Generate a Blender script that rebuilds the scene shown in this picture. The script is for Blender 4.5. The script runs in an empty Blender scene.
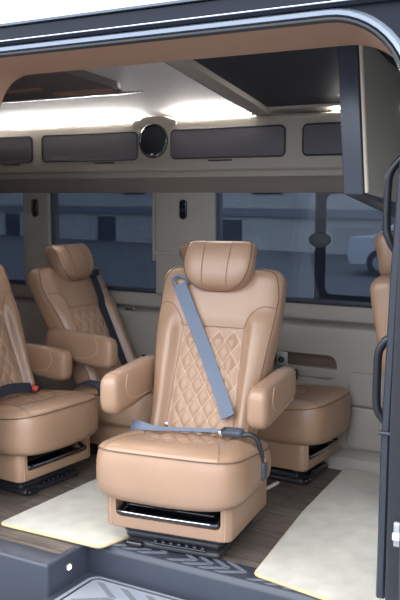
import bpy, bmesh, math, random
from mathutils import Vector, Matrix
random.seed(4)
SC = bpy.context.scene
COL = SC.collection
PI = math.pi

# ------------------------------------------------------------------ materials
def nodes_of(m):
    m.use_nodes = True
    nt = m.node_tree
    return nt, nt.nodes['Principled BSDF']

def sset(b, **k):
    for n, v in k.items():
        n = n.replace('_', ' ')
        if n in b.inputs:
            b.inputs[n].default_value = v

def mat(name, col, rough=.5, metal=0., spec=.5, noise=0., nscale=20., bump=0., bscale=200., coat=0., sheen=0.):
    m = bpy.data.materials.new(name)
    nt, b = nodes_of(m)
    b.inputs['Base Color'].default_value = (*col, 1)
    b.inputs['Roughness'].default_value = rough
    b.inputs['Metallic'].default_value = metal
    sset(b, Specular_IOR_Level=spec, Coat_Weight=coat, Sheen_Weight=sheen)
    tc = nt.nodes.new('ShaderNodeTexCoord')
    if noise:
        n = nt.nodes.new('ShaderNodeTexNoise'); n.inputs['Scale'].default_value = nscale
        n.inputs['Detail'].default_value = 5
        r = nt.nodes.new('ShaderNodeMix'); r.data_type = 'RGBA'
        r.inputs[6].default_value = (*[c*(1-noise) for c in col], 1)
        r.inputs[7].default_value = (*[min(1, c*(1+noise)) for c in col], 1)
        nt.links.new(tc.outputs['Object'], n.inputs['Vector'])
        nt.links.new(n.outputs['Fac'], r.inputs[0])
        nt.links.new(r.outputs[2], b.inputs['Base Color'])
    if bump:
        n2 = nt.nodes.new('ShaderNodeTexNoise'); n2.inputs['Scale'].default_value = bscale
        n2.inputs['Detail'].default_value = 4
        bp = nt.nodes.new('ShaderNodeBump'); bp.inputs['Strength'].default_value = bump
        bp.inputs['Distance'].default_value = .004
        nt.links.new(tc.outputs['Object'], n2.inputs['Vector'])
        nt.links.new(n2.outputs['Fac'], bp.inputs['Height'])
        nt.links.new(bp.outputs['Normal'], b.inputs['Normal'])
    return m

def emit(name, col, s):
    m = bpy.data.materials.new(name); nt, b = nodes_of(m)
    b.inputs['Base Color'].default_value = (*col, 1)
    b.inputs['Emission Color'].default_value = (*col, 1)
    b.inputs['Emission Strength'].default_value = s
    return m

def glass(name, tint, refl=.9, film=.3):
    m = bpy.data.materials.new(name); m.use_nodes = True
    nt = m.node_tree; nt.nodes.clear()
    o = nt.nodes.new('ShaderNodeOutputMaterial')
    t = nt.nodes.new('ShaderNodeBsdfTransparent'); t.inputs[0].default_value = (*tint, 1)
    g = nt.nodes.new('ShaderNodeBsdfGlossy'); g.inputs['Roughness'].default_value = .03
    g.inputs[0].default_value = (refl, refl, refl, 1)
    lw = nt.nodes.new('ShaderNodeLayerWeight')
    pw = nt.nodes.new('ShaderNodeMath'); pw.operation = 'POWER'; pw.inputs[1].default_value = 5.
    nt.links.new(lw.outputs['Facing'], pw.inputs[0])
    f = nt.nodes.new('ShaderNodeMath'); f.operation = 'MULTIPLY_ADD'; f.inputs[1].default_value = .8; f.inputs[2].default_value = .025
    nt.links.new(pw.outputs[0], f.inputs[0])
    d = nt.nodes.new('ShaderNodeBsdfDiffuse'); d.inputs[0].default_value = (.055, .07, .10, 1)
    y = nt.nodes.new('ShaderNodeMixShader'); y.inputs[0].default_value = film
    x = nt.nodes.new('ShaderNodeMixShader')
    nt.links.new(t.outputs[0], y.inputs[1]); nt.links.new(d.outputs[0], y.inputs[2])
    nt.links.new(f.outputs[0], x.inputs[0]); nt.links.new(y.outputs[0], x.inputs[1]); nt.links.new(g.outputs[0], x.inputs[2])
    nt.links.new(x.outputs[0], o.inputs[0])
    return m

def quilted(name, col, line):
    m = mat(name, col, .42, noise=.07, nscale=9, bump=.12, bscale=260, spec=.45)
    nt = m.node_tree; b = nt.nodes['Principled BSDF']; L = nt.links.new
    uv = nt.nodes.new('ShaderNodeUVMap'); uv.uv_map = 'UVMap'
    sp = nt.nodes.new('ShaderNodeSeparateXYZ'); L(uv.outputs[0], sp.inputs[0])
    outs = []
    for k in (0, 1):
        pp = nt.nodes.new('ShaderNodeMath'); pp.operation = 'PINGPONG'; pp.inputs[1].default_value = .5
        L(sp.outputs[k], pp.inputs[0])
        lt = nt.nodes.new('ShaderNodeMath'); lt.operation = 'LESS_THAN'; lt.inputs[1].default_value = .036
        L(pp.outputs[0], lt.inputs[0]); outs.append(lt)
    mx = nt.nodes.new('ShaderNodeMath'); mx.operation = 'MAXIMUM'
    L(outs[0].outputs[0], mx.inputs[0]); L(outs[1].outputs[0], mx.inputs[1])
    c = nt.nodes.new('ShaderNodeMix'); c.data_type = 'RGBA'
    src = b.inputs['Base Color'].links[0].from_socket
    L(mx.outputs[0], c.inputs[0]); L(src, c.inputs[6]); c.inputs[7].default_value = (*line, 1)
    L(c.outputs[2], b.inputs['Base Color'])
    return m

def wood(name):
    m = bpy.data.materials.new(name); nt, b = nodes_of(m)
    tc = nt.nodes.new('ShaderNodeTexCoord')
    mp = nt.nodes.new('ShaderNodeMapping'); mp.inputs['Scale'].default_value = (2., 14., 1.)
    n = nt.nodes.new('ShaderNodeTexNoise'); n.inputs['Scale'].default_value = 3.; n.inputs['Detail'].default_value = 9
    n.inputs['Distortion'].default_value = .6
    cr = nt.nodes.new('ShaderNodeValToRGB')
    cr.color_ramp.elements[0].position = .3; cr.color_ramp.elements[0].color = (.088, .073, .064, 1)
    cr.color_ramp.elements[1].position = .72; cr.color_ramp.elements[1].color = (.21, .17, .14, 1)
    br = nt.nodes.new('ShaderNodeTexBrick'); br.inputs['Scale'].default_value = 1.
    br.inputs['Brick Width'].default_value = .9; br.inputs['Row Height'].default_value = .13
    br.inputs['Mortar Size'].default_value = .003
    br.inputs['Color1'].default_value = (1, 1, 1, 1); br.inputs['Color2'].default_value = (.78, .78, .78, 1); br.inputs['Mortar'].default_value = (.3, .3, .3, 1)
    mx = nt.nodes.new('ShaderNodeMix'); mx.data_type = 'RGBA'; mx.blend_type = 'MULTIPLY'; mx.inputs[0].default_value = 1
    L = nt.links.new
    L(tc.outputs['Object'], mp.inputs[0]); L(mp.outputs[0], n.inputs['Vector']); L(n.outputs['Fac'], cr.inputs[0])
    L(tc.outputs['Object'], br.inputs['Vector']); L(cr.outputs[0], mx.inputs[6]); L(br.outputs['Color'], mx.inputs[7])
    L(mx.outputs[2], b.inputs['Base Color'])
    b.inputs['Roughness'].default_value = .45
    return m

M = dict(
    leather=mat('tan_leather', (.348, .216, .140), .34, noise=.09, nscale=9, bump=.14, bscale=240, spec=.6),
    quilt=quilted('quilted_leather', (.36, .226, .15), (.43, .305, .21)),
    thread=mat('brown_thread', (.15, .078, .046), .7),
    seam=mat('seam_thread', (.28, .155, .095), .7),
    pale_thread=mat('pale_thread', (.62, .42, .28), .7),
    belt=mat('blue_grey_webbing', (.125, .155, .21), .7, bump=.2, bscale=900),
    dark_belt=mat('navy_webbing', (.018, .024, .042), .75),
    black=mat('black_plastic', (.022, .024, .03), .42, noise=.1, nscale=30),
    handle=mat('black_tube', (.014, .016, .022), .3),
    satin=mat('satin_black_plastic', (.036, .042, .058), .38, bump=.15, bscale=500),
    gloss=mat('gloss_black', (.010, .011, .015), .12, coat=.6),
    buckle=mat('grey_buckle_plastic', (.06, .07, .09), .4),
    red=mat('red_button', (.62, .06, .03), .4),
    chrome=mat('chrome', (.8, .82, .85), .12, 1.),
    silver=mat('silver_seal', (.46, .52, .62), .22, .7),
    pocket=mat('pocket_shade_brown', (.17, .115, .085), .6),  # lining brown darkened so the colour itself carries the shade of a deeper recess
    lining=mat('brown_lining', (.36, .215, .145), .55, noise=.06, nscale=14, bump=.1),
    panel=mat('grey_beige_panel', (.40, .365, .325), .5, noise=.04, nscale=6, bump=.08),
    panel_warm=mat('warm_grey_vinyl', (.35, .31, .265), .5, noise=.04, nscale=8, bump=.08),
    door=mat('slate_fabric', (.12, .112, .125), .6, bump=.2, bscale=500),
    ceil=mat('headliner', (.46, .44, .42), .75, noise=.04, nscale=5, bump=.2, bscale=300),
    ceil_dark=mat('dark_ceiling_panel', (.15, .13, .115), .5),
    cream=mat('cream_piping', (.72, .60, .48), .55),
    rug=mat('cream_plush', (.50, .47, .395), .95, noise=.30, nscale=13, bump=.6, bscale=420, sheen=.3),
    binding=mat('gold_binding', (.56, .43, .23), .8),
    wood=wood('wood_floor'),
    alu=mat('tread_aluminium', (.30, .32, .37), .45, .3, noise=.06, nscale=12),
    tread=mat('tread_grey', (.13, .14, .16), .55),
    tvpanel=mat('pale_side_panel', (.40, .37, .33), .35),
    slate_gloss=mat('slate_plastic', (.045, .055, .082), .28, spec=.75),
    roof_glass=mat('dark_roof_glass', (.020, .023, .034), .6),
    body=mat('gloss_dark_paint', (.016, .019, .028), .3, spec=.10),
    glass=glass('tinted_glass', (.36, .405, .47), .9, .34),
    privacy=glass('privacy_glass', (.27, .31, .37), .9, .36),
    clear=glass('clear_glass', (.88, .9, .9), .9, 0.),
    carglass=mat('dark_car_glass', (.01, .012, .015), .05),
    led=emit('led_white', (1, .985, .96), 95.),
    lamp=emit('warm_lamp', (1, .70, .36), 1.6),
    asphalt=mat('asphalt', (.13, .133, .14), .9, noise=.15, nscale=3, bump=.3, bscale=60),
    facade=mat('pale_render', (.62, .60, .55), .9, noise=.05, nscale=1.),
    facade_band=mat('grey_band', (.25, .27, .30), .8),
    frame=mat('slider_frame_plastic', (.05, .055, .07), .6),
    facade_dark=mat('dark_band', (.06, .07, .09), .7),
    whitecar=mat('white_paint', (.55, .57, .59), .25, coat=.5),
    darkcar=mat('dark_blue_paint', (.06, .08, .12), .25, coat=.5),
    bark=mat('bark', (.09, .07, .055), .9),
    white=mat('white_plastic', (.72, .73, .74), .4),
    steel=mat('brushed_plate', (.5, .52, .55), .35, .6),
)

# ------------------------------------------------------------------ helpers
def link(name, me, m, parent=None, smooth=True, loc=None):
    o = bpy.data.objects.new(name, me); COL.objects.link(o)
    if m is not None:
        me.materials.append(m)
    if smooth:
        for p in me.polygons: p.use_smooth = True
        try: me.set_sharp_from_angle(angle=math.radians(50))
        except Exception: pass
    if parent is not None: o.parent = parent
    if loc is not None: o.location = loc
    return o

def bm_obj(name, bm, m, parent=None, smooth=True, loc=None):
    bmesh.ops.recalc_face_normals(bm, faces=bm.faces)
    me = bpy.data.meshes.new(name); bm.to_mesh(me); bm.free()
    return link(name, me, m, parent, smooth, loc)

def tag(o, label=None, cat=None, group=None, kind=None):
    if label: o['label'] = label
    if cat: o['category'] = cat
    if group: o['group'] = group
    if kind: o['kind'] = kind
    return o

def empty(name, loc, rz=0, scale=(1, 1, 1)):
    o = bpy.data.objects.new(name, None); COL.objects.link(o)
    o.location = loc; o.rotation_euler = (0, 0, rz); o.scale = scale
    o.empty_display_size = .1
    return o

def struct(name, bm, m, parent=None, smooth=False):
    o = bm_obj(name, bm, m, parent, smooth)
    if parent is None: o['kind'] = 'structure'
    return o

def add_box(bm, lo, hi, bev=0., seg=2):
    lo = Vector(lo); hi = Vector(hi)
    r = bmesh.ops.create_cube(bm, size=1.)
    vs = r['verts']
    c = (lo+hi)/2; d = hi-lo
    for v in vs: v.co = Vector((v.co.x*d.x, v.co.y*d.y, v.co.z*d.z))+c
    if bev:
        es = list({e for v in vs for e in v.link_edges})
        bmesh.ops.bevel(bm, geom=es, offset=bev, segments=seg, affect='EDGES', profile=.5)
    return bm

def box(lo, hi, bev=0., seg=2):
    return add_box(bmesh.new(), lo, hi, bev, seg)

def add_tube(bm, pts, r, n=8, closed=False, cap=True):
    pts = [Vector(p) for p in pts]
    N = len(pts); rings = []
    up = None
    for i, p in enumerate(pts):
        if closed: t = pts[(i+1) % N]-pts[i-1]
        else: t = pts[min(i+1, N-1)]-pts[max(i-1, 0)]
        t.normalize()
        if up is None:
            up = Vector((0, 0, 1)) if abs(t.z) < .9 else Vector((1, 0, 0))
        s = t.cross(up)
        if s.length < 1e-5: s = t.orthogonal()
        s.normalize(); up = s.cross(t).normalized()
        rr = r(i/(N-1)) if callable(r) else r
        rings.append([bm.verts.new(p+(s*math.cos(a)+up*math.sin(a))*rr) for a in [2*PI*k/n for k in range(n)]])
    M_ = N if closed else N-1
    for i in range(M_):
        a = rings[i]; b = rings[(i+1) % N]
        for k in range(n):
            bm.faces.new((a[k], a[(k+1) % n], b[(k+1) % n], b[k]))
    if cap and not closed:
        bm.faces.new(rings[0][::-1]); bm.faces.new(rings[-1])
    return bm

def tube(pts, r, n=8, closed=False): return add_tube(bmesh.new(), pts, r, n, closed)

def smooth_path(pts, k=6, closed=False):
    P = [Vector(p) for p in pts]; out = []
    N = len(P)
    rng = range(N) if closed else range(N-1)
    for i in rng:
        if closed: p0, p1, p2, p3 = P[i-1], P[i], P[(i+1) % N], P[(i+2) % N]
        else: p0, p1, p2, p3 = P[max(i-1, 0)], P[i], P[i+1], P[min(i+2, N-1)]
        for j in range(k):
            t = j/k
            out.append(.5*((2*p1)+(p2-p0)*t+(2*p0-5*p1+4*p2-p3)*t*t+(3*p1-p0-3*p2+p3)*t**3))
    if not closed: out.append(P[-1])
    return out

def loft(rings, cap0=True, cap1=True):
    bm = bmesh.new()
    R = [[bm.verts.new(p) for p in r] for r in rings]
    n = len(R[0])
    for a, b in zip(R, R[1:]):
        for k in range(n):
            bm.faces.new((a[k], a[(k+1) % n], b[(k+1) % n], b[k]))
    if cap0: bm.faces.new(R[0][::-1])
    if cap1: bm.faces.new(R[-1])
    return bm

def sgnpow(v, p): return math.copysign(abs(v)**p, v)

def prism(poly, axis, a, b, bev=0.):
    """poly in the other two axes (in x,y,z order), extruded along axis from a to b"""
    bm = bmesh.new()
    def mk(p, t):
        if axis == 'X': return (t, p[0], p[1])
        if axis == 'Y': return (p[0], t, p[1])
        return (p[0], p[1], t)
    A = [bm.verts.new(mk(p, a)) for p in poly]; B = [bm.verts.new(mk(p, b)) for p in poly]
    n = len(poly)
    for i in range(n): bm.faces.new((A[i], A[(i+1) % n], B[(i+1) % n], B[i]))
    bm.faces.new(A[::-1]); bm.faces.new(B)
    if bev:
        bmesh.ops.recalc_face_normals(bm, faces=bm.faces)
        es = [e for e in bm.edges if e.calc_face_angle(0) > .5]
        bmesh.ops.bevel(bm, geom=es, offset=bev, segments=2, affect='EDGES', profile=.5)
    return bm

def rrect(x0, z0, x1, z1, r, n=6):
    pts = []
    for cx, cz, a0 in ((x1-r, z1-r, 0), (x0+r, z1-r, 90), (x0+r, z0+r, 180), (x1-r, z0+r, 270)):
        for k in range(n+1):
            a = math.radians(a0+90*k/n)
            pts.append((cx+r*math.cos(a), cz+r*math.sin(a)))
    return pts

def boolean(bmA, bmB, op='DIFFERENCE'):
    for b in (bmA, bmB): bmesh.ops.recalc_face_normals(b, faces=b.faces)
    ma = bpy.data.meshes.new('tmp_a'); bmA.to_mesh(ma); bmA.free()
    mb = bpy.data.meshes.new('tmp_b'); bmB.to_mesh(mb); bmB.free()
    a = bpy.data.objects.new('tmp_a', ma); b = bpy.data.objects.new('tmp_b', mb)
    COL.objects.link(a); COL.objects.link(b)
    md = a.modifiers.new('b', 'BOOLEAN'); md.operation = op; md.object = b; md.solver = 'EXACT'
    dg = bpy.context.evaluated_depsgraph_get(); dg.update()
    me = bpy.data.meshes.new_from_object(a.evaluated_get(dg))
    out = bmesh.new(); out.from_mesh(me)
    bpy.data.objects.remove(a); bpy.data.objects.remove(b)
    for x in (ma, mb, me): bpy.data.meshes.remove(x)
    return out

def ribbon(pts, sides, w, t=.0022):
    """flat strap through pts; sides = width direction per point"""
    rings = []
    N = len(pts)
    for i, p in enumerate(pts):
        p = Vector(p); s = Vector(sides[i] if isinstance(sides, list) else sides).normalized()
        tg = (Vector(pts[min(i+1, N-1)])-Vector(pts[max(i-1, 0)])).normalized()
        s = (s-tg*s.dot(tg)).normalized(); nn = tg.cross(s)
        ww = w[i] if isinstance(w, list) else w
        rings.append([p+s*ww/2+nn*t, p-s*ww/2+nn*t, p-s*ww/2-nn*t, p+s*ww/2-nn*t])
    return loft(rings)

def sstep(a, b, x):
    t = max(0., min(1., (x-a)/(b-a))); return t*t*(3-2*t)

# ------------------------------------------------------------------ captain seat
CA, CB, CYC, CN = .272, .245, -.03, 5.
def cushion_top(x, y):
    s = (abs(x/CA)**CN+abs((y-CYC)/CB)**CN)**(1/CN)
    s = min(s, 1.)
    z = .338+.036*(1-s**5)**.6
    z += .012*sstep(.12, .2, abs(x))*sstep(-.2, -.05, y)*(1-s**4)
    z -= .010*(1-sstep(.10, .17, abs(x)))*sstep(-.17, -.10, y)
    return z+.030-.065*(y+.27)/.5

class Back:
    def __init__(s, phi, y0=.135, z0=.34, L=.64):
        s.phi = math.radians(phi); s.y0 = y0; s.z0 = z0; s.L = L
    def P(s, x, n, v):
        return Vector((x, s.y0+v*math.sin(s.phi)-n*math.cos(s.phi), s.z0+v*math.cos(s.phi)+n*math.sin(s.phi)))
    def w(s, v):
        W = .206+.048*sstep(-.05, .52, v)
        d = v-(s.L-.05)
        if d > 0: W = W-.05+math.sqrt(max(.05**2-d*d, 0))
        return W
    def front(s, x, v):
        ax = abs(x)
        f = .050
        b = .048*sstep(.125, .175, ax)*(1-.85*sstep(.35, .48, v))
        f += b
        f += .014*sstep(.37, .44, v)                        # cap above the quilted panel
        f -= .020*sstep(.125, .30, ax)**1*sstep(.0, .1, v)*.4
        d = v-(s.L-.05)
        if d > 0: f *= math.sqrt(max(1-(d/.055)**2, .02))
        return f

def seat(name, loc, rz, label, phi=9.5, scale=(1, 1, 1), arms=('l', 'r'), belt=None, hr_up=0., hr_n=.064, arm_dz=0., group='tan captain seats'):
    root = empty(name, loc, math.radians(rz), scale)
    tag(root, label, 'seat', group)
    B = Back(phi)
    L = M['leather']
    # ---- swivel base
    bm = bmesh.new()
    add_box(bm, (-.172, -.178, .0), (.19, .19, .03), .018, 3)
    add_box(bm, (-.18, -.16, .028), (.18, .17, .055), .01)
    add_box(bm, (-.15, -.15, .05), (.15, .15, .12), .01)
    for y in (-.17, .13):
        add_box(bm, (-.185, y+.01, .05), (.185, y+.03, .078), .006)
    bm_obj('swivel_base', bm, M['black'], root)
    bm_obj('slide_lever', box((-.165, -.196, .010), (-.10, -.174, .028), .006), M['gloss'], root)
    bm = bmesh.new()
    add_box(bm, (-.07, -.185, .028), (.14, -.172, .034), .002)
    if 0: add_box(bm, (-.165, -.196, .010), (-.10, -.178, .028), .006)
    for k in range(7):
        add_box(bm, (-.06+k*.030, -.183, .030), (-.045+k*.030, -.17, .042), .003)
    bm_obj('swivel_latch', bm, M['gloss'], root)
    # ---- tan base shell with the footrest opening in front
    bm = prism(rrect(-.240, -.212, .240, .212, .035), 'Z', .082, .215, .006)
    cut = prism(rrect(-.192, .124, .206, .26, .02), 'Y', -.3, -.03)
    bm = boolean(bm, cut)
    sh = bm_obj('base_shell', bm, L, root)
    for x in (-.212, .222):
        bm_obj('seam', tube([(x, -.2122, .09), (x, -.2122, .20)], .0012, 5), M['pale_thread'], sh)
    bm = bmesh.new()
    add_box(bm, (-.17, -.180, .150), (.17, -.05, .160), .004)
    add_box(bm, (-.06, -.185, .156), (.03, -.16, .186), .004)
    add_box(bm, (-.19, -.045, .126), (.204, -.032, .235))
    add_box(bm, (-.19, -.19, .1245), (.204, -.04, .1285))
    ft = bm_obj('footrest', bm, M['gloss'], root)
    bar = smooth_path([(-.185, -.13, .150), (-.18, -.20, .142), (-.165, -.212, .138), (0, -.216, .138), (.17, -.212, .138), (.194, -.20, .142), (.198, -.13, .165)], 5)
    bm_obj('footrest_bar', tube(bar, .0085, 8), M['gloss'], ft)
    bm_obj('chrome_strip', tube([(-.165, -.2205, .143), (0, -.2245, .143), (.17, -.2205, .143)], .0015, 6), M['chrome'], ft)
    bm_obj('release_tab', box((-.01, -.192, .166), (.014, -.184, .178), .002), M['white'], ft)
    # ---- cushion
    rings = []
    n = 72
    def ring(z, grow, f=lambda x, y: 0):
        out = []
        for k in range(n):
            a = 2*PI*k/n
            x = (CA+grow)*sgnpow(math.cos(a), 2/CN); y = CYC+(CB+grow)*sgnpow(math.sin(a), 2/CN)
            zz = z
            tilt = .030-.065*(y+.27)/.5
            zz += tilt*sstep(.2, .34, z)
            zz += f(x, y)*(1-sstep(.19, .26, z))
            out.append((x, y, zz))
        return out
    def undr(x, y):          # front skirt hangs a little lower in the middle-right corner area
        return -.006*math.cos(x*9)*sstep(-.1, -.25, y)
    for z, g in ((.200, -.06), (.198, -.022), (.204, -.006), (.222, .004), (.25, .007), (.28, .007), (.305, .005), (.325, .001), (.338, -.003)):
        rings.append(ring(z, g, undr))
    for s in (.985, .96, .92, .87, .8, .7, .58, .45, .3, .15, .03):
        r = []
        for k in range(n):
            a = 2*PI*k/n
            x = CA*s*sgnpow(math.cos(a), 2/CN); y = CYC+CB*s*sgnpow(math.sin(a), 2/CN)
            r.append((x, y, cushion_top(x, y)))
        rings.append(r)
    cu = bm_obj('cushion', loft(rings), L, root)
    bm_obj('piping', tube([(x, y, z+.0015) for x, y, z in ring(.338, -.001)], .0022, 6, True), M['thread'], cu)
    def on_top(pts, dz=.001): return [(x, y, cushion_top(x, y)+dz) for x, y, _ in smooth_path([(p[0], p[1], 0) for p in pts], 8)]
    bm_obj('seam', tube(on_top([(-.17, .15), (-.165, 0), (-.15, -.07), (-.11, -.105), (0, -.112), (.11, -.105), (.15, -.07), (.165, 0), (.17, .15)]), .0020, 6), M['seam'], cu)
    for sx in (-1, 1):
        bm_obj('seam', tube(on_top([(sx*.145, -.085), (sx*.175, -.15), (sx*.20, -.215), (sx*.215, -.262)]), .0014, 6), M['seam'], cu)
    # quilted insert on the cushion
    def quilt(x, v, dw, dh):
        p = x/dw+v/dh; q = x/dw-v/dh
        return (abs(math.sin(PI*p))*abs(math.sin(PI*q)))**.36
    def quilt_uv(bm, co, dw, dh):
        ul = bm.loops.layers.uv.new('UVMap')
        for f_ in bm.faces:
            for l_ in f_.loops:
                x, v = co[l_.vert]
                l_[ul].uv = (x/dw+v/dh, x/dw-v/dh)
    bm = bmesh.new(); g = []; co = {}
    NX, NY = 60, 44
    for j in range(NY+1):
        y = -.095+.27*j/NY
        hw = .155*min(1, (.55+.45*sstep(0, .16, j/NY)))
        row = []
        for i in range(NX+1):
            x = -hw+2*hw*i/NX
            e = min(1, 6*min(i/NX, 1-i/NX, j/NY))
            row.append(bm.verts.new((x, y, cushion_top(x, y)-.003+.010*quilt(x, y, .058, .086)*e+.002*e)))
            co[row[-1]] = (x, y)
        g.append(row)
    for j in range(NY):
        for i in range(NX): bm.faces.new((g[j][i], g[j][i+1], g[j+1][i+1], g[j+1][i]))
    quilt_uv(bm, co, .058, .086)
    bm_obj('quilted_insert', bm, M['quilt'], cu)
    # ---- backrest
    rings = []; NV = 46; n = 88
    for j in range(NV+1):
        v = -.02+(B.L+.02-.0005)*(1-(1-j/NV)**1.5)
        w = B.w(v); r = []
        tb = .058+.012*sstep(0, .3, v)
        d = v-(B.L-.06)
        if d > 0: tb *= math.sqrt(max(1-(d/.064)**2, .02))
        for k in range(n):
            a = 2*PI*k/n
            c, s_ = math.cos(a), math.sin(a)
            x = w*sgnpow(c, 2/4.2)
            if s_ >= 0: nn = B.front(x, v)*sgnpow(s_, 2/3.4)
            else: nn = -tb*abs(s_)**(2/3.4)
            r.append(B.P(x, nn, v))
        rings.append(r)
    ba = bm_obj('backrest', loft(rings), L, root)
    def on_back(pts, dn=.001, k=8):
        return [B.P(x, B.front(x, v)*(max(0, 1-(abs(x)/B.w(v))**4.2))**(1/3.4)+dn, v) for x, v, _ in smooth_path([(p[0], p[1], 0) for p in pts], k)]
    pp = [(-B.w(v)*.955, v) for v in [i*.06 for i in range(0, 10)]]+[(-.222, .612), (-.17, .628), (-.1, .630), (0, .630), (.1, .630), (.17, .628), (.222, .612)]+[(B.w(v)*.955, v) for v in [i*.06 for i in range(9, -1, -1)]]
    bm_obj('piping', tube(on_back(pp, .001, 4), .0021, 6), M['thread'], ba)
    bm_obj('seam', tube(on_back([(-.135, .03), (-.132, .2), (-.126, .392), (-.126, .397), (0, .397), (.126, .397), (.126, .392), (.132, .2), (.135, .03)]), .0020, 6), M['seam'], ba)
    for sx in (-1, 1):
        bm_obj('seam', tube(on_back([(sx*.126, .397), (sx*.140, .430), (sx*.170, .468), (sx*.205, .484), (sx*.243, .480)]), .0019, 6), M['seam'], ba)
    bm = bmesh.new(); g = []; NX, NY = 72, 96; co = {}
    for j in range(NY+1):
        v = .0+.395*j/NY; row = []
        for i in range(NX+1):
            hw = .134-.010*j/NY
            x = -hw+2*hw*i/NX
            e = min(1, 7*min(i/NX, 1-i/NX), 8*(1-j/NY))
            row.append(bm.verts.new(B.P(x, B.front(x, v)-.001+(.004+.012*quilt(x, v, .058, .086))*e, v)))
            co[row[-1]] = (x, v)
        g.append(row)
    for j in range(NY):
        for i in range(NX): bm.faces.new((g[j][i], g[j][i+1], g[j+1][i+1], g[j+1][i]))
    quilt_uv(bm, co, .058, .086)
    bm_obj('quilted_panel', bm, M['quilt'], root)
    # ---- headrest
    prof = [(v*.198, w*.147) for v, w in ((0, .26), (.012, .40), (.04, .56), (.09, .70), (.17, .83), (.28, .92), (.42, .98), (.56, 1.0), (.70, .995), (.82, .98), (.90, .955), (.95, .92), (.985, .86), (1.0, .74))]
    HV, HN = .532+hr_up, hr_n
    rings = []; n = 56
    for i, (v, w) in enumerate(prof):
        q = v/.198
        t = .056*(max(1-abs(2*q-1)**6, .03))**.5
        sh_ = .012*math.sin(PI*q)
        r = []
        for k in range(n):
            a = 2*PI*k/n
            x = w*sgnpow(math.cos(a), 2/3.6); nn = HN+sh_+t*sgnpow(math.sin(a), 2/2.6)-.020*(x/.147)**2*(-1)*.6
            r.append(B.P(x, nn, HV+v))
        rings.append(r)
    hr = bm_obj('headrest', loft(rings), L, root)
    def hface(x, v, dn=.0015):
        q = v/.198; t = .056*(max(1-abs(2*q-1)**6, .03))**.5
        ws = [p for p in prof]
        w = .11
        for (v0, w0), (v1, w1) in zip(ws, ws[1:]):
            if v0 <= v <= v1: w = w0+(w1-w0)*(v-v0)/(v1-v0)
        c = min(abs(x)/w, 1)
        s_ = (max(0, 1-c**3.6))**(1/2.6)
        return B.P(x, HN+.012*math.sin(PI*q)+t*s_+.012*(x/.147)**2+dn, HV+v)
    for sx in (-1, 1):
        bm_obj('seam', tube([hface(sx*(.056-.05*(.2-v)*.6), v) for v in [.012+.174*i/14 for i in range(15)]], .0013, 6), M['seam'], hr)
    loop = [hface(w*.93, v) for v, w in prof[:-1]]+[hface(-w*.93, v) for v, w in prof[-2::-1]]
    bm_obj('piping', tube(loop, .0019, 6, True), M['thread'], hr)
    for sx in (-.06, .06):
        bm_obj('headrest_post', tube([B.P(sx, .0, .56), B.P(sx, .03, .63+hr_up*.5), B.P(sx, .08, .66+hr_up)], .008, 8), M['black'], root)
    # ---- armrests
    for side in arms:
        sx = -1 if side == 'l' else 1
        AY, AZ, AX = (.035, .516+arm_dz, .272) if side == 'l' else (.098, .498+arm_dz, .274)
        rings = []; n = 32
        ys = [(-.155, .45), (-.150, .72), (-.138, .88), (-.115, .97), (-.08, 1.0), (0, 1.0), (.08, .97), (.16, .92), (.22, .86), (.245, .7), (.25, .4)]
        for y, s in ys:
            r = []
            for k in range(n):
                a = 2*PI*k/n
                xx = .040*min(1, s*1.08)*sgnpow(math.cos(a), 2/3.6)
                zz = .075*s*sgnpow(math.sin(a), 2/3.2)
                zc = AZ+.018*sstep(-.1, .25, y)
                r.append((sx*AX+xx, y+AY, zc+zz))
            rings.append(r)
        ar = bm_obj('armrest', loft(rings), L, root)
        for xo in (sx*AX-.0405, sx*AX+.0405):
            bm_obj('seam', tube(smooth_path([(xo, AY-.07, AZ+.065), (xo, AY-.085, AZ+.025), (xo, AY-.06, AZ-.015), (xo, AY+.02, AZ-.035), (xo, AY+.18, AZ-.03)], 6), .0012, 5), M['pale_thread'], ar)
        bm_obj('seam', tube([(sx*AX+.0385*sgnpow(math.cos(a), 2/3.6), AY-.118, AZ+.0725*sgnpow(math.sin(a), 2/3.2)) for a in [2*PI*k/30 for k in range(30)]], .0014, 5, True), M['seam'], ar)
        bm = bmesh.new()
        add_tube(bm, [(sx*.20, .22, AZ), (sx*.26, .22, AZ)], .03, 16)
        bm_obj('armrest_pivot', bm, M['black'], root)
    # ---- belts
    if belt: belt(root, B)
    return root

# ------------------------------------------------------------------ seat belts (parts of their seats)
def buckle_set(root, p, q, red=False, m='buckle'):
    p = Vector(p); q = Vector(q)
    d = (q-p).normalized(); up = Vector((0, -.35, 1)); s = d.cross(up).normalized(); up = s.cross(d)
    rings = []
    Lq = (q-p).length
    for t, a in ((0, .7), (.05, .95), (.12, 1), (.8, 1), (.95, .9), (1, .6)):
        c = p+d*Lq*t
        rings.append([c+s*.019*a*sgnpow(math.cos(k*PI/8), .5)+up*.013*a*sgnpow(math.sin(k*PI/8), .5) for k in range(16)])
    bk = bm_obj('buckle', loft(rings), M[m], root)
    rings = []
    for t, a in ((-.04, .8), (.0, 1), (.16, 1), (.2, .6)):
        c = p+d*Lq*t+up*.003
        rings.append([c+s*.0145*a*sgnpow(math.cos(k*PI/6), .5)+up*.0125*a*sgnpow(math.sin(k*PI/6), .5) for k in range(12)])
    bm_obj('release_button', loft(rings), M['red' if red else 'black'], bk)

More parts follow.
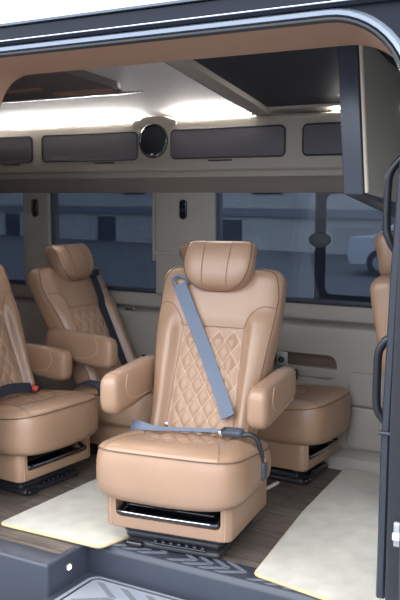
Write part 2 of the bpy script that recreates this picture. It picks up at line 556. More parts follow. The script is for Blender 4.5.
def belt_centre(root, B):
    # guide loop on the shoulder
    lp = [(x+.024, v+.026) for x, v in [(-.150, .535), (-.168, .552), (-.196, .556), (-.212, .545), (-.198, .522), (-.172, .512)]]
    pts = smooth_path([B.P(x, B.front(x, v)+.016, v) for x, v in lp], 5, True)
    bm_obj('belt_guide', tube(pts, .0065, 8, True), M['belt'], root)
    A = (-.154, .548); E = (.122, .060)
    pts = []; N = 26
    for i in range(N+1):
        t = i/N
        x = A[0]+(E[0]-A[0])*t; v = A[1]+(E[1]-A[1])*t
        n0 = max(B.front(x+dx, v) for dx in (-.025, 0, .025))+.019
        pts.append((x, n0, v))
    for _ in range(3):
        pts = [pts[0]]+[(pts[i][0], max(pts[i][1], (pts[i-1][1]+pts[i+1][1])/2), pts[i][2]) for i in range(1, N)]+[pts[-1]]
    P = [B.P(*p) for p in pts]
    side = B.P(1, 0, .6)-B.P(0, 0, 0)
    bm_obj('shoulder_strap', ribbon(P, side, .052), M['belt'], root)
    # lap strap
    Z = lambda x, y: cushion_top(x, y)+.012
    lap = [(-.268, .06, .352), (-.250, .03, Z(-.25, .03)+.008), (-.20, -.015, Z(-.20, -.015)+.004), (-.14, -.012, Z(-.14, -.012)+.006), (-.07, .015, Z(-.07, .015)+.012), (.02, .03, Z(.02, .03)+.016), (.115, .03, Z(.115, .03)+.022)]
    lp = smooth_path(lap, 5)
    N = len(lp)
    bm_obj('lap_strap', ribbon(lp, (0, .55, .85), [.044-.030*sstep(.15, .65, i/(N-1)) for i in range(N)]), M['belt'], root)
    bm_obj('latch_plate', box((.108, .01, Z(.12, .03)+.006), (.14, .05, Z(.12, .03)+.026), .004), M['chrome'], root)
    bm_obj('belt_clip', box((-.110, .02, Z(-.1, .03)+.012), (-.096, .03, Z(-.1, .03)+.036), .003), M['chrome'], root)
    buckle_set(root, (.130, .012, Z(.14, .03)+.018), (.212, -.012, Z(.2, .0)+.018))
    st = smooth_path([(.208, -.010, .392), (.238, -.008, .398), (.262, .0, .380), (.274, .01, .335), (.278, .02, .29)], 6)
    bm_obj('buckle_stalk', tube(st, .009, 8), M['black'], root)
    bm_obj('stalk_anchor', box((.272, .0, .235), (.290, .045, .300), .007), M['buckle'], root)
    bm_obj('stalk_spring', tube([(.277, .022, .315), (.277, .024, .295)], .0125, 10), M['lining'], root)

def belt_dark(root, B):
    pts = []
    x0, x1 = .115, .085
    for i in range(13):
        t = i/12
        v = .545-.50*t; x = x0+(x1-x0)*t
        pts.append(B.P(x, max(B.front(x+d, v) for d in (-.02, 0, .02))+.021, v))
    bm_obj('shoulder_strap', ribbon(pts, B.P(1, 0, 0)-B.P(0, 0, 0), .048), M['dark_belt'], root)
    c = B.P(.118, .098, .552)
    bm_obj('belt_guide', box(c-Vector((.035, .014, .02)), c+Vector((.035, .014, .02)), .012, 3), M['black'], root)
    bm = bmesh.new()
    pts = smooth_path([(-.275, .12, .36), (-.262, .06, .385), (-.25, -.01, .375), (-.285, -.06, .34)], 6)
    bm_obj('lap_strap', ribbon(pts, (1, 0, .3), .045), M['dark_belt'], root)
    buckle_set(root, (.262, .10, .43), (.262, .17, .37), False, 'white')

def belt_near(root, B):
    buckle_set(root, (.13, .03, .385), (.205, .075, .378), True, 'dark_belt')
    pts = smooth_path([(-.2, .0, .41), (-.05, .04, .41), (.05, .06, .40), (.14, .06, .385)], 5)
    bm_obj('lap_strap', ribbon(pts, (0, .4, 1), .046), M['dark_belt'], root)

def belt_driver(root, B):
    bm_obj('buckle_strap', ribbon([(.30, .33, .86), (.31, .33, .80), (.31, .33, .74)], (0, 1, 0), .03), M['belt'], root)

S_C = seat('captain_seat', (-1.508, .085, 0), 8.0, 'tan leather captain seat turned to face the open doorway, with a blue-grey belt across it', 22.5, (.97, 1, 1), belt=belt_centre)
S_N = seat('captain_seat', (-2.445, .245, 0), 86, 'tan leather seat cut by the left picture edge with a red belt release button', 20, (.90, 1, .965), arm_dz=-.018, belt=belt_near)
S_F = seat('captain_seat', (-2.27, .815, 0), 84, 'shaded tan seat with a dark navy belt, in front of the middle window', 29, (.88, 1, .96), arms=('l',), arm_dz=.03, belt=belt_dark)
S_R = seat('captain_seat', (-1.53, .905, 0), 88, 'tan seat mostly hidden behind the belted seat, its cushion beside the wall pocket', 30, (.78, 1, .97), arms=(), hr_up=.03)
S_D = seat('captain_seat', (-.748, .80, .017), 90, 'front cab tan seat seen from its side behind the black door pole', 9, (.9, 1, .93), arms=(), hr_up=.085, hr_n=-.012)

# ------------------------------------------------------------------ shell of the van
# floor: wood; a step well is cut along the doorway
bm = bmesh.new()
poly = [(-4.4, -.285), (-1.80, -.285), (-1.80, -.06), (-.45, -.06), (-.45, -.30), (1.2, -.30), (1.2, 1.2), (-4.4, 1.2)]
f = prism(poly, 'Z', -.04, 0)
struct('floor', f, M['wood'])
# black plastic sill around the step well
bm = bmesh.new()
add_box(bm, (-4.4, -.38, -.30), (-1.78, -.28, .003), .010, 3)
t1 = struct('trim_1', bm, M['satin'], smooth=True)
struct('trim_2', box((-1.81, -.35, -.30), (-1.7795, -.05, .0028), .008, 3), M['satin'], smooth=True)
bm = prism([(-.16, -.14), (-.158, -.015), (-.145, .003), (-.045, .003), (-.045, -.04), (-.10, -.04), (-.10, -.14)], 'X', -1.79, -.45, .005)
t3 = struct('trim_3', bm, M['satin'], smooth=True)
def chevrons(y0, y1, x0, x1, z, step, w, skew=.07, h=.003):
    bm = bmesh.new(); x = x0; k = 0
    while x < x1:
        ym = (y0+y1)/2
        for (ya, yb, sg) in ((y0, ym-.004, 1), (ym+.004, y1, -1)):
            xs = skew if sg > 0 else 0
            p = [(x+(0 if sg > 0 else skew), ya), (x+w+(0 if sg > 0 else skew), ya), (x+w+(skew if sg > 0 else 0), yb), (x+(skew if sg > 0 else 0), yb)]
            A = [bm.verts.new((q[0], q[1], z)) for q in p]; Bv = [bm.verts.new((q[0], q[1], z+h)) for q in p]
            bm.faces.new(Bv)
            for i in range(4): bm.faces.new((A[i], A[(i+1) % 4], Bv[(i+1) % 4], Bv[i]))
        x += step*(1 if k % 4 != 3 else 1.9); k += 1
    return bm
struct('tread_strip', chevrons(-.138, -.055, -1.77, -.52, .0025, .062, .026), M['tread'], t3)
# lower step
bm = prism([(-1.79, -.145), (-1.79, -.62), (-.45, -.62), (-.45, -.145)], 'Z', -.30, -.108)
st = struct('floor_step', bm, M['satin'])
st.name = 'trim_4'
pl = prism([(p[0], p[1]) for p in rrect(-1.745, -.60, -.5, -.175, .04)], 'Z', -.109, -.103)
struct('step_plate', pl, M['alu'], st)
struct('step_tread', chevrons(-.36, -.215, -1.70, -.55, -.1035, .10, .030, .10), M['tread'], st)
struct('step_line', tube([(p[0], p[1], -.103) for p in rrect(-1.725, -.58, -.52, -.192, .03)], .0035, 6, True), M['black'], st)

# window wall
GLX = [(-4.25, -3.19), (-3.005, -2.325), (-1.985, -.55)]
WZ0, WZ1 = .742, 1.40
bm = bmesh.new()
add_box(bm, (-4.4, 1.15, .655), (1.2, 1.22, WZ0-.012), .004)
add_box(bm, (-4.4, 1.195, -.02), (1.2, 1.22, .66))
add_box(bm, (-4.4, 1.15, 1.29), (1.2, 1.22, 1.9))
xs = [-4.4]+[v for g in GLX for v in g]+[1.2]
for a, b in zip(xs[0::2], xs[1::2]):
    add_box(bm, (a, 1.125, WZ0-.02), (b, 1.22, 1.35), .012, 3)
wall = struct('wall_back', bm, M['panel'], smooth=True)
# lower moulding with the recessed pocket
bm = prism([(1.16, .632), (1.135, .625), (1.13, .60), (1.13, .02), (1.16, 0.0), (1.2, 0.0), (1.2, .64)], 'X', -4.4, 1.2, .006)
cut = prism(rrect(-1.95, .385, -1.352, .497, .045), 'Y', 1.0, 1.185)
bm = boolean(bm, cut)
lo = struct('wall_panel', bm, M['panel'], wall, True)
struct('pocket_lip', prism(rrect(-1.93, .385, -1.362, .43, .012), 'Y', 1.155, 1.19, .004), M['panel'], wall, True)
struct('pocket_lining', prism(rrect(-1.945, .42, -1.356, .492, .03), 'Y', 1.180, 1.192), M['pocket'], wall)
bm = prism(rrect(-1.29, .285, -.70, .435, .02), 'Y', 1.108, 1.14, .008)
struct('kick_panel', bm, M['panel'], wall, True)
bm = prism(rrect(-1.29, .09, -.70, .278, .02), 'Y', 1.108, 1.14, .008)
struct('kick_panel', bm, M['panel'], wall, True)
bm = prism([(1.05, 0), (1.06, .055), (1.10, .075), (1.14, .08), (1.14, 0)], 'X', -1.7, -.5)
struct('baseboard_back', bm, M['panel'], smooth=True)
# curved seam ledge on pillar between windows
# windows
for i, (a, b) in enumerate(GLX):
    w = struct('window_%d' % (i+1), box((a-.02, 1.162, WZ0-.03), (b+.02, 1.168, WZ1)), M['glass' if i == 2 else 'privacy'])
    bm = bmesh.new()
    add_tube(bm, [(p[0], 1.152, p[1]) for p in rrect(a, WZ0, b, WZ1, .02)], .009, 8, True)
    add_box(bm, (a, 1.135, WZ0-.016), (b, 1.16, WZ0+.008), .006)
    struct('window_gasket', bm, M['satin'], w, True)
    if i == 2:
        bm = bmesh.new()
        for q in (rrect(-1.435, WZ0+.03, -.62, 1.225, .035), ):
            o_ = prism(rrect(-1.485, WZ0-.03, -.56, 1.40, .02), 'Y', 1.169, 1.178)
            c_ = prism(q, 'Y', 1.1, 1.25)
            fr = boolean(o_, c_)
        struct('slider_frame', fr, M['frame'], w)
        lat = prism([(x*1.+-1.458, z+1.018) for x, z in [(.052*math.cos(t)*1.0, .034*math.sin(t)) for t in [2*PI*k/24 for k in range(24)]]], 'Y', 1.150, 1.168, .004)
        struct('slider_latch', lat, M['frame'], w, True)
    if i == 1:
        struct('window_trim', box((b-.012, 1.118, WZ0+.15), (b+.004, 1.13, 1.3), .003), M['panel_warm'], w)
        struct('window_trim', box((b-.004, 1.112, .925), (-1.99, 1.13, .940), .004), M['panel'], w)

# valance under the cupboards
bm = prism([(1.00, 1.325), (1.00, 1.300), (1.125, 1.231), (1.16, 1.231), (1.16, 1.325)], 'X', -4.4, 1.2)
struct('trim_5', bm, M['panel_warm'])

# ceiling: flat crown and a long slope down to the cupboards
sl = lambda y: 1.57-.178*(y-.95)
bm = bmesh.new()
prof = [(-.36, 1.70), (-.12, 1.745), (.10, sl(.10)+.03), (.55, sl(.55)+.03), (1.0, sl(1.0)+.03), (1.16, 1.58), (1.2, 1.84), (.1, 1.84), (-.36, 1.75)]
c = struct('ceiling', prism(prof, 'X', -4.4, 1.2), M['ceil'])
# dark recessed roof pod at the left, rounded right end, pale rim and tan slots
sy = lambda y: sl(y)
def on_slope(x, y, d): return (x, y, (sl(y) if y > .1 else 1.721)+.03-d)
def slab(pts, d0, d1):
    bm = bmesh.new()
    A = [bm.verts.new(on_slope(x, y, d0)) for x, y in pts]; Bv = [bm.verts.new(on_slope(x, y, d1)) for x, y in pts]
    n = len(pts)
    for i in range(n): bm.faces.new((A[i], A[(i+1) % n], Bv[(i+1) % n], Bv[i]))
    bm.faces.new(A[::-1]); bm.faces.new(Bv)
    return bm
pod = [(-4.2, .105), (-2.2, .105)]+[(-2.12+.04*math.sin(t), .535-.06+.06*math.cos(t)) for t in (PI/2, PI/3, PI/6, 0)]+[(-4.2, .54)]
c2 = struct('ceiling_pod', slab(pod, 0, .03), M['ceil_dark'], c)
rim = [on_slope(x, y, .031) for x, y in [(-4.2, .54), (-2.15, .537), (-2.10, .525), (-2.075, .49), (-2.09, .46)]]
struct('pod_rim', tube(smooth_path(rim, 4), .004, 6), M['silver'], c, True)
for a, b, y in ((-2.42, -2.11, .485), (-2.62, -2.42, .40), (-3.3, -2.75, .36)):
    struct('pod_slot', slab(rrect(a, y-.018, b, y+.018, .017), .0, .036), M['lining'], c)
# dropped beam and black roof panel at right
struct('ceiling_beam', slab([(-1.69, .105), (-1.615, .105), (-1.615, 1.0), (-1.69, 1.0)], 0, .03), M['panel_warm'], c)
struct('beam_edge', tube([on_slope(-1.692, y, .03) for y in (.105, .5, .95)], .0028, 6), M['silver'], c)
struct('ceiling_beam', slab([(-1.615, .935), (-.55, .935), (-.55, 1.0), (-1.615, 1.0)], 0, .016), M['panel_warm'], c)
struct('roof_panel', slab([(-1.615, .105), (-.55, .105), (-.55, .935), (-1.615, .935)], 0, .006), M['roof_glass'], c)

# end walls and door-side wall
struct('wall_left', box((-4.46, -.42, -.3), (-4.4, 1.22, 1.84)), M['panel'])
bm = bmesh.new()
add_box(bm, (1.2, -.42, -.3), (1.26, 1.22, .62)); add_box(bm, (1.2, -.42, 1.52), (1.26, 1.22, 1.80))
add_box(bm, (1.2, -.42, .62), (1.26, -.30, 1.52)); add_box(bm, (1.2, 1.12, .62), (1.26, 1.22, 1.52))
struct('wall_right', bm, M['panel'])
struct('window_4', box((1.226, -.31, .61), (1.232, 1.13, 1.53)), M['clear'])
bm = bmesh.new()
add_box(bm, (-4.4, -.39, .0), (-2.42, -.32, 1.735))
add_box(bm, (-.58, -.36, -.3), (1.2, -.30, .58)); add_box(bm, (-.58, -.36, 1.45), (1.2, -.30, 1.735))
add_box(bm, (-.58, -.36, .58), (-.36, -.30, 1.45)); add_box(bm, (1.08, -.36, .58), (1.2, -.30, 1.45))
struct('wall_front', bm, M['body'])
struct('window_5', box((-.37, -.333, .57), (1.09, -.327, 1.46)), M['clear'])

# door opening: profile swept round the head and the two jambs
def door_path(xl, xlb, xr, zt, rl, rr, z0=-.10):
    P = [(xlb, z0), (xl-.02, zt-rl-.25)]
    for k in range(11):
        a = PI-PI/2*k/10; P.append((xl+rl+rl*math.cos(a), zt-rl+rl*math.sin(a)))
    for k in range(13):
        a = PI/2-PI/2*k/12; P.append((xr-rr+rr*math.cos(a), zt-rr+rr*math.sin(a)))
    P += [(xr+.01, zt-rr-.4), (xr+.03, z0)]
    return P
def frame_sweep(paths_y):
    """list of (path, y): a closed cross-section, swept along the opening"""
    bm = bmesh.new()
    R = [[bm.verts.new((p[0], y, p[1])) for p in path] for path, y in paths_y]
    n = len(R)
    for i in range(n):
        a = R[i]; b = R[(i+1) % n]
        for k in range(len(a)-1): bm.faces.new((a[k], a[k+1], b[k+1], b[k]))
    bm.faces.new([r[0] for r in R]); bm.faces.new([r[-1] for r in R][::-1])
    return bm
dp = lambda g, y=0: door_path(-2.13-g, -2.34-g, -.622+g, 1.650+g, .15+g, .20+g)
inn = door_path(-2.10, -2.30, -.632, 1.622, .14, .20)
inn2 = door_path(-2.12, -2.32, -.612, 1.642, .16, .22)
d = struct('door_1', frame_sweep([(dp(0), -.378), (inn, -.20), (inn2, -.19), (dp(.05), -.30), (dp(.05), -.378)]), M['lining'], smooth=True)
struct('door_seal', frame_sweep([(dp(-.002), -.385), (dp(.004), -.395), (dp(.010), -.395), (dp(.013), -.380)]), M['black'], d, True)
struct('seal_band', frame_sweep([(dp(.012), -.385), (dp(.016), -.396), (dp(.026), -.398), (dp(.034), -.388), (dp(.034), -.37), (dp(.012), -.37)]), M['silver'], d, True)
# body side above the door
bm = prism([(-.40, 1.683), (-.405, 1.692), (-.40, 1.697), (-.395, 1.735), (-.36, 1.745), (-.30, 1.745), (-.30, 1.683)], 'X', -4.4, 1.2)
b1 = struct('wall_header', bm, M['body']); b1.name = 'trim_6'
struct('drip_line', tube([(-4.4, -.404, 1.694), (1.2, -.404, 1.694)], .0022, 6), M['silver'], b1)
bm = prism([(-.403, 1.740), (-.408, 1.746), (-.402, 1.756), (-.36, 1.764), (-.30, 1.764), (-.30, 1.740)], 'X', -4.4, 1.2)
struct('roof_rail', bm, M['silver'], b1, True)
# body skin right of the opening corner
cut = prism([(p[0], p[1]) for p in dp(.03)]+[(-.5, -.6), (-2.6, -.6)], 'Y', -.6, .2)
bm = boolean(box((-2.42, -.385, -.3), (-.36, -.362, 1.69)), cut)
struct('wall_body', bm, M['body']).name = 'trim_7'

# ------------------------------------------------------------------ overhead cupboards
oc = empty('overhead_cabinet', (-2.6, .95, 1.33))
tag(oc, 'long grey-beige overhead cupboard above the windows with four dark doors', 'cabinet')
def local(bm, o):
    for v in bm.verts: v.co -= o.location
    return bm
bm = prism([(.95, 1.338), (.958, 1.328), (1.01, 1.326), (1.14, 1.326), (1.14, 1.566), (.965, 1.566), (.957, 1.562), (.951, 1.545)], 'X', -4.38, -.6, .004)
bd = bm_obj('body', local(bm, oc), M['panel_warm'], oc)
bm_obj('bottom_rail', local(box((-4.36, .965, 1.300), (-.62, 1.0, 1.330), .004), oc), M['panel_warm'], oc)
for a, b in ((-3.75, -2.955), (-2.885, -2.305), (-2.115, -1.54), (-1.455, -.80)):
    dr = bm_obj('door', local(prism(rrect(a, 1.388, b, 1.517, .022), 'Y', .944, .956, .002), oc), M['door'], oc)
    bm_obj('door_rim', local(tube([(p[0], .9455, p[1]) for p in rrect(a, 1.388, b, 1.517, .022)], .0045, 6, True), oc), M['black'], dr)
for x in (-2.5, -1.86, -3.1):
    bm_obj('catch', local(box((x-.06, .947, 1.372), (x+.06, .953, 1.379), .002), oc), M['black'], oc)
bm = bmesh.new()
R = []
for x, h in ((-2.33, .0), (-2.29, .012), (-2.26, .022), (-2.16, .022), (-2.13, .012), (-2.09, 0)):
    R.append([(x, .946, 1.54), (x, .946, 1.562+h), (x, .985, 1.566+h), (x, .985, 1.54)])
bm_obj('speaker_hood', local(loft(R), oc), M['panel_warm'], oc)
# speaker
sp = empty('speaker', (-2.212, .95, 1.472))
tag(sp, 'round black speaker between the cupboard doors', 'speaker')
def disc(rings, n=40):
    return loft([[(rx*math.cos(2*PI*k/n), y, rz*math.sin(2*PI*k/n)) for k in range(n)] for y, rx, rz in rings])
bm_obj('speaker_ring', disc([(.0, .078, .080), (-.012, .078, .080), (-.016, .072, .074), (-.012, .066, .068), (0, .066, .068)]), M['gloss'], sp)
bm_obj('speaker_grille', disc([(.0, .067, .069), (-.008, .067, .069), (-.014, .03, .03), (-.015, .002, .002)]), M['black'], sp)
bm_obj('speaker_badge', box((-.010, -.018, -.066), (.006, -.014, -.060), .001), M['white'], sp)

# LED strip lights lying on the cupboard top
for a, b, lab in ((-4.3, -2.31, 'long white light strip on the cupboard top, left of the round speaker'),
                  (-2.11, -1.70, 'short white light strip between round speaker and ceiling beam'),
                  (-1.335, -.95, 'dotted white light strip right of the black roof panel edge')):
    r = empty('light_strip', ((a+b)/2, .974, 1.5722)); tag(r, lab, 'light', 'light strips on the cupboards')
    bm_obj('channel', box((a-(a+b)/2, -.006, -.002), (b-(a+b)/2, .014, .003)), M['white'], r)
    bm = bmesh.new()
    if a > -1.5:
        x = a
        while x < b:
            add_box(bm, (x-(a+b)/2, -.005, .003), (x+.008-(a+b)/2, .009, .008)); x += .019
    else:
        add_box(bm, (a-(a+b)/2, -.005, .003), (b-(a+b)/2, .009, .008))
    bm_obj('diodes', bm, M['led'], r)

# ------------------------------------------------------------------ hanging monitor housing
tv = empty('monitor', (-.95, .2, 1.215)); tag(tv, 'big black-edged screen housing hanging from the ceiling at upper right', 'monitor')
def tvp(x, y, z): return Vector((x-.034*(z-1.215)/.5, y, z))
def tvhull(x0, x1, y0, y1, zb0, zb1, zt, zt1=1.628):
    bm = bmesh.new()
    v = [bm.verts.new(tvp(*p)-tv.location) for p in ((x0, y0, zb0), (x1, y0, zb0), (x1, y1, zb1), (x0, y1, zb1), (x0, y0, zt), (x1, y0, zt), (x1, y1, zt1), (x0, y1, zt1))]
    for q in ((0, 1, 2, 3), (4, 5, 6, 7), (0, 1, 5, 4), (1, 2, 6, 5), (2, 3, 7, 6), (3, 0, 4, 7)): bm.faces.new([v[i] for i in q])
    bmesh.ops.recalc_face_normals(bm, faces=bm.faces)
    bmesh.ops.bevel(bm, geom=list(bm.edges), offset=.004, segments=2, affect='EDGES', profile=.5)
    return bm
bm_obj('casing', tvhull(-.990, -.922, .2, .78, 1.222, 1.125, 1.722), M['slate_gloss'], tv)
bm_obj('side_panel', tvhull(-.921, -.905, .206, .78, 1.226, 1.165, 1.722), M['tvpanel'], tv)
bm_obj('piping', tube([tvp(-.911, .203, z)-tv.location for z in (1.228, 1.4, 1.715)], .0065, 8), M['cream'], tv)

# ------------------------------------------------------------------ door pole with its two handles
pole = empty('door_pole', (-.748, -.06, 0)); tag(pole, 'slim black upright pole at the right side of the doorway, with two grab handles', 'pole')
def lp(pts): return [Vector(p)-pole.location for p in pts]
R = []
for z, x in ((-.10, -.749), (.0, -.747), (.5, -.744), (1.0, -.729), (1.3, -.714), (1.66, -.694)):
    R.append([Vector((x+dx, -.06+dy, z))-pole.location for dx, dy in ((-.014, -.008), (-.008, -.016), (.008, -.016), (.014, -.008), (.014, .03), (-.014, .03))])
bm_obj('post', loft(R), M['satin'], pole)
h1 = smooth_path([(-.700, -.06, 1.338), (-.722, -.064, 1.322), (-.750, -.068, 1.285), (-.757, -.068, 1.24), (-.758, -.068, 1.13), (-.750, -.068, 1.095), (-.735, -.062, 1.066), (-.716, -.06, 1.060)], 6)
bm_obj('handle', tube(lp(h1), .0115, 12), M['handle'], pole)
h2 = smooth_path([(-.742, -.06, .805), (-.756, -.062, .795), (-.773, -.064, .762), (-.776, -.064, .70), (-.776, -.064, .62), (-.770, -.064, .585), (-.752, -.06, .560), (-.740, -.06, .555)], 6)
bm_obj('handle', tube(lp(h2), .0125, 12), M['handle'], pole)
bm_obj('bolt', tube(lp([(-.760, -.085, .528), (-.72, -.085, .528)]), .006, 8), M['satin'], pole)
bm = bmesh.new(); 
jp = struct('trim_8', prism([(-.722, -.02), (-.715, .6), (-.700, 1.05), (-.68, 1.62), (-.60, 1.62), (-.60, -.02)], 'Y', -.06, -.02), M['black'])
struct('jamb_cover', prism([(-.700, -.12), (-.700, .6), (-.69, 1.05), (-.67, 1.6), (-.60, 1.60), (-.60, -.12)], 'Y', -.185, -.10, .012), M['black'], jp)
lt = empty('door_latch', (-.662, -.206, .290)); tag(lt, 'small white metal door latch at the right picture edge', 'latch')
bm_obj('striker', box((-.010, -.012, -.026), (.06, .004, -.004), .003), M['white'], lt)
bm_obj('bracket', box((-.008, -.006, -.045), (.06, .010, .025), .003), M['steel'], lt)

# ------------------------------------------------------------------ rugs
def rug(pts, label, r=.03):
    # rounded polygon
    P = [Vector((p[0], p[1], 0)) for p in pts]; out = []
    for i in range(len(P)):
        a, b, c_ = P[i-1], P[i], P[(i+1) % len(P)]
        d1 = (a-b).normalized(); d2 = (c_-b).normalized()
        p0 = b+d1*r; p1 = b+d2*r
        for k in range(5):
            t = k/4; out.append((1-t)**2*p0+2*t*(1-t)*b+t*t*p1)
    cx = sum((p for p in P), Vector())/len(P)
    root = empty('rug', cx); tag(root, label, 'rug', 'cream rugs on the wood floor')
    bm = bmesh.new()
    A = [bm.verts.new(p-cx+Vector((0, 0, .0035))) for p in out]; Bv = [bm.verts.new(p-cx+Vector((0, 0, .0155))) for p in out]
    n = len(out)
    for i in range(n): bm.faces.new((A[i], A[(i+1) % n], Bv[(i+1) % n], Bv[i]))
    bm.faces.new(A[::-1]); bm.faces.new(Bv)
    bm_obj('pile', bm, M['rug'], root, False)
    bm_obj('binding', tube([p-cx+Vector((0, 0, 0.010)) for p in out], .0055, 8, True), M['binding'], root)
    return root
rug([(-2.155, -.20), (-1.705, -.188), (-1.672, -.06), (-1.675, .45), (-2.14, .45)], 'small cream rug with gold binding between the near-left seat and the belted seat', .025)
rug([(-1.15, -.108), (-.62, -.20), (-.62, 1.04), (-1.27, 1.04), (-1.225, .45)], 'large cream rug with gold binding beside the black door pole', .02)

# ------------------------------------------------------------------ small fittings
def coat_hook(x, z, lab):
    r = empty('coat_hook', (x, 1.125, z)); tag(r, lab, 'hook', 'coat hooks on the window pillars')
    bm_obj('plate', prism(rrect(-.020, -.048, .020, .048, .019), 'Y', -.014, .002, .004), M['gloss'], r)
    bm_obj('hook_tip', prism(rrect(-.012, -.012, .012, .006, .006), 'Y', -.022, -.012, .002), M['black'], r)
coat_hook(-3.095, 1.150, 'black coat hook on the pillar left of the shaded navy-belt seat')
coat_hook(-2.155, 1.150, 'black coat hook on the pillar above the belted seat')
cp = empty('control_panel', (-1.612, 1.10, .445)); tag(cp, 'silver control plate with two round dials at the wall pocket', 'control panel')
bm_obj('plate', box((-.028, 0, -.045), (.028, .008, .055), .004), M['steel'], cp)
for z in (.018, -.025):
    dl = bm_obj('dial', disc([(0, .014, .014), (-.008, .014, .014), (-.010, .010, .010)], 20), M['black'], cp, loc=(0, 0, z))
    bm_obj('dial_cap', disc([(-.009, .006, .006), (-.013, .004, .004)], 12), M['chrome'], dl)
kp = empty('keypad', (-1.555, 1.10, .394)); tag(kp, 'little black keypad with white buttons in the wall pocket', 'keypad')
bm_obj('body', box((-.022, 0, -.018), (.022, .012, .030), .003), M['black'], kp)
for i in range(3):
    for j in range(3):
        bm_obj('button', box((-.015+i*.011, -.002, -.012+j*.012), (-.007+i*.011, .001, -.004+j*.012)), M['white'], kp)
mc = bm_obj('metal_clip', box((-.03, -.006, -.006), (.03, .006, .006), .003), M['chrome'], loc=(-2.475, 1.122, .640))
tag(mc, 'shiny metal clip on the wall below the middle window', 'clip')
rd = bm_obj('metal_rod', tube([(-1.468, .60, .010), (-1.455, .73, .010)], .008, 10), M['white']); tag(rd, 'white rod lying on the wood floor beside the belted seat', 'rod')
cl = empty('courtesy_light', (-1.779, -.268, -.045)); cl.rotation_euler = (0, 0, 0); tag(cl, 'glowing round courtesy light in the black step side', 'light')
def discx(rings, n=24): return loft([[(x, r*math.cos(2*PI*k/n), r*math.sin(2*PI*k/n)) for k in range(n)] for x, r in rings])
bm_obj('bezel', discx([(-.002, .014), (.002, .014), (.004, .011), (.0, .008)]), M['chrome'], cl)
bm_obj('lens', discx([(-.002, .010), (.003, .009), (.006, .004)]), M['lamp'], cl)

# ------------------------------------------------------------------ outside
GZ = -.65
bm = bmesh.new(); add_box(bm, (-80, -60, GZ-.1), (60, 70, GZ)); struct('ground', bm, M['asphalt'])

def building(loc, rz, w, dpt, h):
    r = empty('building', loc, math.radians(rz)); tag(r, 'long pale building with a grey band behind the white car outside', 'building')
    bm_obj('wall', box((-w/2, 0, 0), (w/2, dpt, h)), M['facade'], r, False)
    bm_obj('band', box((-w/2-.05, -.12, 1.15), (w/2+.05, .05, 1.42)), M['facade_band'], r, False)
    bm_obj('roof', box((-w/2-.3, -.3, h), (w/2+.3, dpt+.3, h+.25)), M['facade_dark'], r, False)
    for k in range(5):
        x = -w/2+1.6+k*w/5
        f_ = bm_obj('doorway', box((x, -.04, 0), (x+1.1, .05, 1.0)), M['facade_dark'], r, False)
        wn = bm_obj('window', box((x+1.6, -.03, 1.9), (x+2.9, .05, 3.0)), M['carglass'], r, False)
    return r
building((-13.0, 24, GZ), -14, 34, 8, 4.6)

def car(loc, rz, paint, label):
    r = empty('car', loc, math.radians(rz)); tag(r, label, 'car')
    body = [(-2.1, .30), (-2.15, .55), (-2.05, .78), (-1.2, .90), (-.55, 1.38), (.75, 1.42), (1.55, .95), (2.1, .90), (2.18, .55), (2.1, .28)]
    R = []
    for y, k in ((-.86, .86), (-.84, .95), (-.7, 1), (.7, 1), (.84, .95), (.86, .86)):
        ins = lambda x, z: (x*(.985 if abs(y) > .8 else 1), (y*(1-.16*sstep(.85, 1.4, z))), .3+(z-.3)*k if z > .9 else z)
        R.append([ins(x, z) for x, z in body])
    bm_obj('body', loft(R), paint, r)
    for sy in (-1, 1):
        g = [(-.98, .93), (-.50, 1.30), (.68, 1.34), (1.28, .95)]
        bm = bmesh.new()
        A = [bm.verts.new((x, sy*(.865-.10*sstep(.85, 1.4, z)), z)) for x, z in g]; Bv = [bm.verts.new((x, sy*.6, z)) for x, z in g]
        for i in range(4): bm.faces.new((A[i], A[(i+1) % 4], Bv[(i+1) % 4], Bv[i]))
        bm.faces.new(A); bm.faces.new(Bv)
        bm_obj('side_window', bm, M['carglass'], r, False)
        for x in (-1.35, 1.35):
            w = bm_obj('wheel', tube([(x, sy*.70, .32), (x, sy*.88, .32)], .32, 24), M['black'], r)
            bm_obj('hubcap', tube([(x, sy*.87, .32), (x, sy*.895, .32)], .18, 16), M['steel'], w)
    return r
car((-4.9, 17.5, GZ), 186, M['whitecar'], 'white parked car seen through the right-hand window')

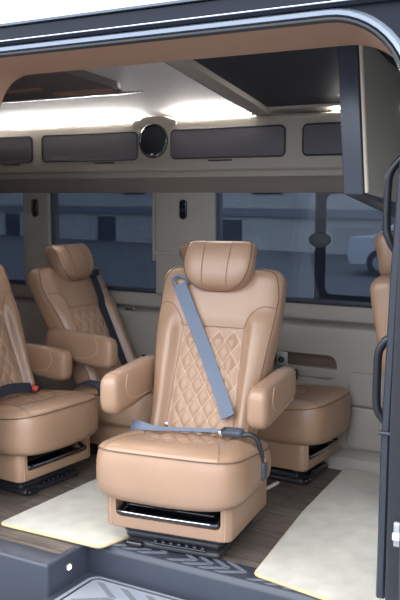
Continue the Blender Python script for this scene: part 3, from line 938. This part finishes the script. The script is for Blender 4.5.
def tree(loc, h, label):
    r = empty('tree', loc); tag(r, label, 'tree')
    bm = bmesh.new()
    add_tube(bm, [(0, 0, 0), (.05, .02, h*.3), (.0, .05, h*.6)], lambda t: .12-.05*t, 8)
    bm_obj('trunk', bm, M['bark'], r)
    bm = bmesh.new(); rnd = random.Random(7)
    def grow(p, d, l, rad, depth):
        q = p+d*l
        add_tube(bm, [p, (p+q)/2+Vector((rnd.uniform(-.05, .05),)*3), q], lambda t: rad*(1-.4*t), 5)
        if depth:
            for _ in range(3):
                nd = (d+Vector((rnd.uniform(-.8, .8), rnd.uniform(-.8, .8), rnd.uniform(-.1, .6)))).normalized()
                grow(q, nd, l*.72, rad*.55, depth-1)
    for _ in range(5):
        grow(Vector((0, 0, h*rnd.uniform(.35, .58))), Vector((rnd.uniform(-.8, .8), rnd.uniform(-.8, .8), .7)).normalized(), h*.16, .05, 3)
    bm_obj('branches', bm, M['bark'], r)
tree((-7.3, 20.6, GZ), 3.2, 'bare tree outside the right-hand window, behind the white car')

# ------------------------------------------------------------------ world, camera, view
w = bpy.data.worlds.new('World'); SC.world = w; w.use_nodes = True
nt = w.node_tree; bg = nt.nodes['Background']
tc = nt.nodes.new('ShaderNodeTexCoord'); sx = nt.nodes.new('ShaderNodeSeparateXYZ')
cr = nt.nodes.new('ShaderNodeValToRGB')
for k, (p, c) in enumerate(((0., (.32, .35, .40)), (.2, (.68, .74, .83)), (.5, (1.08, 1.14, 1.22)), (1., (1.42, 1.48, 1.56)))):
    e = cr.color_ramp.elements[k] if k < 2 else cr.color_ramp.elements.new(p)
    e.position = p; e.color = (*c, 1)
nt.links.new(tc.outputs['Generated'], sx.inputs[0]); nt.links.new(sx.outputs['Z'], cr.inputs[0]); nt.links.new(cr.outputs[0], bg.inputs[0])
bg.inputs[1].default_value = 1.25

F, YAW, PITCH = 850., 30., 7.04
cd = bpy.data.cameras.new('Camera'); cam = bpy.data.objects.new('Camera', cd); COL.objects.link(cam)
cam.location = (0, -2.45, 1.22)
cam.rotation_euler = (math.radians(90-PITCH), 0, math.radians(YAW))
cd.sensor_fit = 'VERTICAL'; cd.sensor_height = 24.; cd.lens = F/600*24.
cd.clip_start = .05; cd.clip_end = 400
SC.camera = cam
vs = SC.view_settings
SC.display_settings.display_device = 'sRGB'
vs.view_transform = 'Standard'; vs.look = 'None'; vs.gamma = 1; vs.use_curve_mapping = False
vs.exposure = 1.77
SC.cycles.max_bounces = 10; SC.cycles.diffuse_bounces = 6; SC.cycles.transparent_max_bounces = 16
SC.cycles.use_denoising = True
